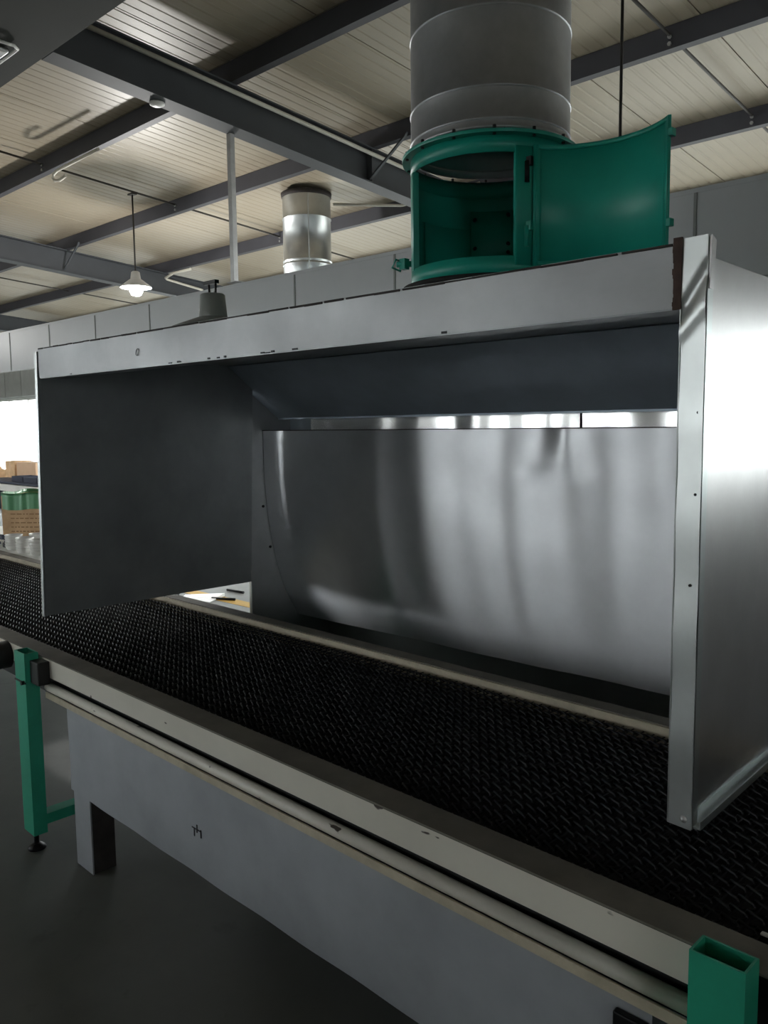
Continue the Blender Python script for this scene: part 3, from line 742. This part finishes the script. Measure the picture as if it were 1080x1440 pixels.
# ---------------------------------------------------------------- the far left: side table, cups, carton, bench
tb = thing('side_table', 'pale topped side table along the far edge of the belt at the left', 'table', (-6.3, 2.62, 0))
obj('table_top', MB().box(-1.3, 1.15, -.41, .55, .725, .752), 'white_paint', tb, .004)
for x in (-1.2, 1.05):
    for y in (-.33, .47): obj('leg', MB().box(x, x + .05, y, y + .05, 0, .725), 'galvanised', tb)
cups = [(-6.02, 2.30, .062), (-5.80, 2.29, .062), (-5.62, 2.31, .062), (-5.95, 2.44, .058), (-5.74, 2.45, .05)]
labs = ['leftmost white cup stack by the belt\'s far edge', 'middle white cup stack in front of the carton', 'white cup stack nearest the booth\'s left edge', 'white cup stack behind the others, under the carton', 'short white cup stack at the back by the booth edge']
for (x, y, r), lab in zip(cups, labs):
    s = thing('cup_stack', lab, 'cups', (x, y, .752), group='white cup stacks')
    n = 5 if r > .055 else 3
    for k in range(n):
        z = .018 * k
        obj('cup', MB().lathe([(r * .74, z), (r * .9, z + .017), (r, z + .034), (r * .97, z + .036), (r * .86, z + .018), (0, z + .012)], n=20), 'white_plastic', s)
cb = thing('cardboard_box', 'brown cardboard box lined with a green bag on the side table', 'box', (-6.58, 2.74, .752), (0, 0, math.radians(40)))
w_, h_ = .21, .345
cbm = MB().box(-w_, w_, -w_, -w_ + .006, 0, h_).box(-w_, w_, w_ - .006, w_, 0, h_).box(-w_, -w_ + .006, -w_ + .006, w_ - .006, 0, h_).box(w_ - .006, w_, -w_ + .006, w_ - .006, 0, h_).box(-w_ + .006, w_ - .006, -w_ + .006, w_ - .006, 0, .006)
obj('carton', cbm, 'carton', cb)
lm = []; N = 64
def sq(a, r):
    cx, sy = math.cos(a), math.sin(a); k = (abs(cx) ** 14 + abs(sy) ** 14) ** (-1 / 14); return cx * k * r, sy * k * r
def linerf(u, v):
    a = u * 2 * PI; wv = .006 * math.sin(a * 17) + .004 * math.sin(a * 29 + 1)
    if v < .5: r = w_ + .010 + wv * .8; z = h_ - .105 + (v / .5) * .13
    else: r = w_ + .010 - (v - .5) * .06 + wv * .5; z = h_ + .025 - (v - .5) * .30
    x, y = sq(a, r); return (x, y, z + .006 * math.sin(a * 5 + 2))
obj('bag_liner', MB().grid(N * 2, 10, linerf), 'liner', cb)['label'] = 'green plastic bag folded over the rim'
pm = MB(); random.seed(2)
for row in range(5):
    x = -.14
    while x < .10:
        d = random.uniform(.012, .04); pm.box(x, x + d, -w_ - .0012, -w_, .20 - row * .034, .208 - row * .034); x += d + .012
obj('print', pm, 'print_brown', cb)['kind'] = 'stuff'
obj('red_print', MB().box(w_, w_ + .0012, -.15, -.03, .05, .085).box(w_, w_ + .0012, -.13, -.05, .10, .112), 'print_red', cb)
random.seed(4)
for i in range(7):
    L_ = .09; x = -6.55 + .125 * (i % 4) + random.uniform(-.02, .02); y = 2.34 + .07 * (i // 4) + random.uniform(-.01, .02)
    o = obj('moulded_part', MB().hexa([(-L_ / 2, -.02, 0), (L_ / 2, -.02, 0), (L_ / 2, .02, 0), (-L_ / 2, .02, 0), (-L_ / 2 + .02, -.012, .035), (L_ / 2 - .02, -.012, .035), (L_ / 2 - .02, .012, .035), (-L_ / 2 + .02, .012, .035)]), 'tray_blue', None, .004)
    o.location = (x, y, .7525 + (.036 if i > 3 else 0)); o.rotation_euler = (0, 0, random.uniform(-.15, .15))
    if i > 3: o.location.x = -6.50 + .12 * (i - 4); o.location.y = 2.35
    tag(o, 'dark blue moulded part, %s of the left edge pile' % ('leftmost in the bottom row', 'second in the bottom row', 'third in the bottom row', 'rightmost in the bottom row', 'left one on top', 'middle one on top', 'right one on top')[i], 'part', 'moulded parts on the side table')
o = obj('small_box', MB().box(-.03, .03, -.02, .02, 0, .035), 'black', None, .004); o.location = (-6.16, 2.30, .7525)
tag(o, 'small black box on the side table left of the cups', 'box')

bn = thing('work_bench', 'white edged work bench under the bright window at the far left', 'bench', (-11.6, 4.75, 0))
obj('bench_top', MB().box(-3.4, 2.9, -.28, .55, .80, .85), 'white_paint', bn, .004)
obj('edge_board', MB().box(-3.4, 2.9, -.30, -.281, .765, .86), 'white_plastic', bn, .003)
for x in (-3.3, .6, 2.8):
    for y in (-.24, .48): obj('leg', MB().box(x, x + .05, y, y + .05, 0, .80), 'green_leg', bn)
obj('shelf', MB().box(-3.35, 2.85, -.22, .50, .42, .44), 'white_paint', bn)
mt_ = obj('bench_mat', MB().box(-1.6, 2.3, -.24, .22, 0, .03), 'tray_blue', None, .004); mt_.location = (-11.5, 4.75, .861)
tag(mt_, 'long dark mat on the bench under the bright window', 'mat')
random.seed(8)
for i in range(5):
    o = obj('parts_tray', MB().box(-.20, .20, -.14, .14, 0, .012).box(-.20, .20, -.14, -.13, .012, .075).box(-.20, .20, .13, .14, .012, .075).box(-.20, -.19, -.13, .13, .012, .075).box(.19, .20, -.13, .13, .012, .075), 'tray_blue', None, .003)
    o.location = (-11.75 + .43 * i, 4.72, .893); o.rotation_euler = (0, 0, random.uniform(-.05, .05))
    tag(o, 'dark blue parts tray, %s of the row on the bench mat' % ('leftmost', 'second from the left', 'middle one', 'fourth from the left', 'rightmost')[i], 'tray', 'parts trays on the bench')
def carton(name, x, y, z, a, b, h, mat, lab, rz=0):
    t = thing(name, lab, 'carton', (x, y, z), (0, 0, rz))
    obj('body', MB().box(-a / 2, a / 2, -b / 2, b / 2, 0, h), mat, t, .004)
    obj('tape', MB().box(-a / 2 - .001, a / 2 + .001, -.025, .025, h, h + .001).box(-.025, .025, -b / 2 - .001, -b / 2, h * .6, h), 'carton_pale', t)
    return t
carton('carton', -13.05, 5.12, .851, .36, .26, .29, 'carton', 'brown carton on the far bench in front of the window')
carton('carton', -12.45, 5.12, .851, .62, .26, .28, 'carton_pale', 'pale carton right of the brown one on the far bench', .05)
o = obj('cloth_heap', MB().grid(24, 12, lambda u, v: (-.30 + .6 * u, -.10 + .2 * v, .17 * math.sin(u * PI) * math.sin(v * PI) * (1 + .5 * math.sin(u * 14) * math.sin(v * 6)))), 'carton'); o.location = (-13.75, 5.10, .852)
tag(o, 'crumpled brown paper heap left of the cartons on the bench', 'paper')
for x, mname, lab in ((-11.9, 'red_goods', 'dark red bundle on the shelf under the far bench'), (-11.35, 'dark_goods', 'black bundle on the shelf under the far bench'), (-12.7, 'dark_goods', 'dark bundle at the frame edge under the far bench')):
    o = obj('bundle', MB().grid(20, 10, lambda u, v: (.22 * math.cos(u * 2 * PI) * (math.sin(v * PI) ** .5 + .02), .16 * math.sin(u * 2 * PI) * (math.sin(v * PI) ** .5 + .02), .16 - .16 * math.cos(v * PI) + .012 * math.sin(u * 25 + v * 9) * math.sin(v * PI))), mname)
    o.location = (x, 4.75, .441); tag(o, lab, 'bundle')
# low cabinet added behind the camera, unseen: it keeps the low daylight off the floor in front of the belt
ct = thing('shade_bench', 'unseen grey low bench added to shade the floor before the conveyor', 'cabinet', (-1.0, -.55, 0))
obj('body', MB().box(-2.6, .5, -.3, .3, .06, .57), 'inner_steel', ct, .005)
obj('worktop', MB().box(-2.63, .53, -.33, .33, .57, .60), 'belt_dark', ct, .004)
for i in range(4):
    d = obj('door', MB().box(-2.58 + i * .77, -1.83 + i * .77, .301, .318, .08, .55), 'inner_steel', ct, .003)
    obj('handle', MB().box(-1.91 + i * .77, -1.89 + i * .77, .318, .335, .3, .44), 'bolt', d)

# seen through the gap under the left panel: a sheet of white paper, two dark rods on the floor
o = obj('paper_sheet', MB().hexa([(0, 0, 0), (.30, .16, 0), (.16, .42, 0), (-.18, .20, 0), (0, 0, .004), (.30, .16, .004), (.16, .42, .03), (-.18, .20, .004)]), 'white_plastic'); o.location = (-6.70, 4.02, .001)
tag(o, 'white paper sheet on the floor seen under the booth\'s left panel', 'paper')
for i, (x, y, rz, lab) in enumerate(((-6.40, 4.33, .5, 'short dark rod on the floor beside the white paper'), (-6.62, 4.62, .1, 'short dark rod on the floor beyond the white paper'))):
    o = obj('short_rod', MB().tube([(-.12, 0, .012), (.12, 0, .012)], .012, 8), 'bolt'); o.location = (x, y, .001); o.rotation_euler = (0, 0, rz)
    tag(o, lab, 'rod')
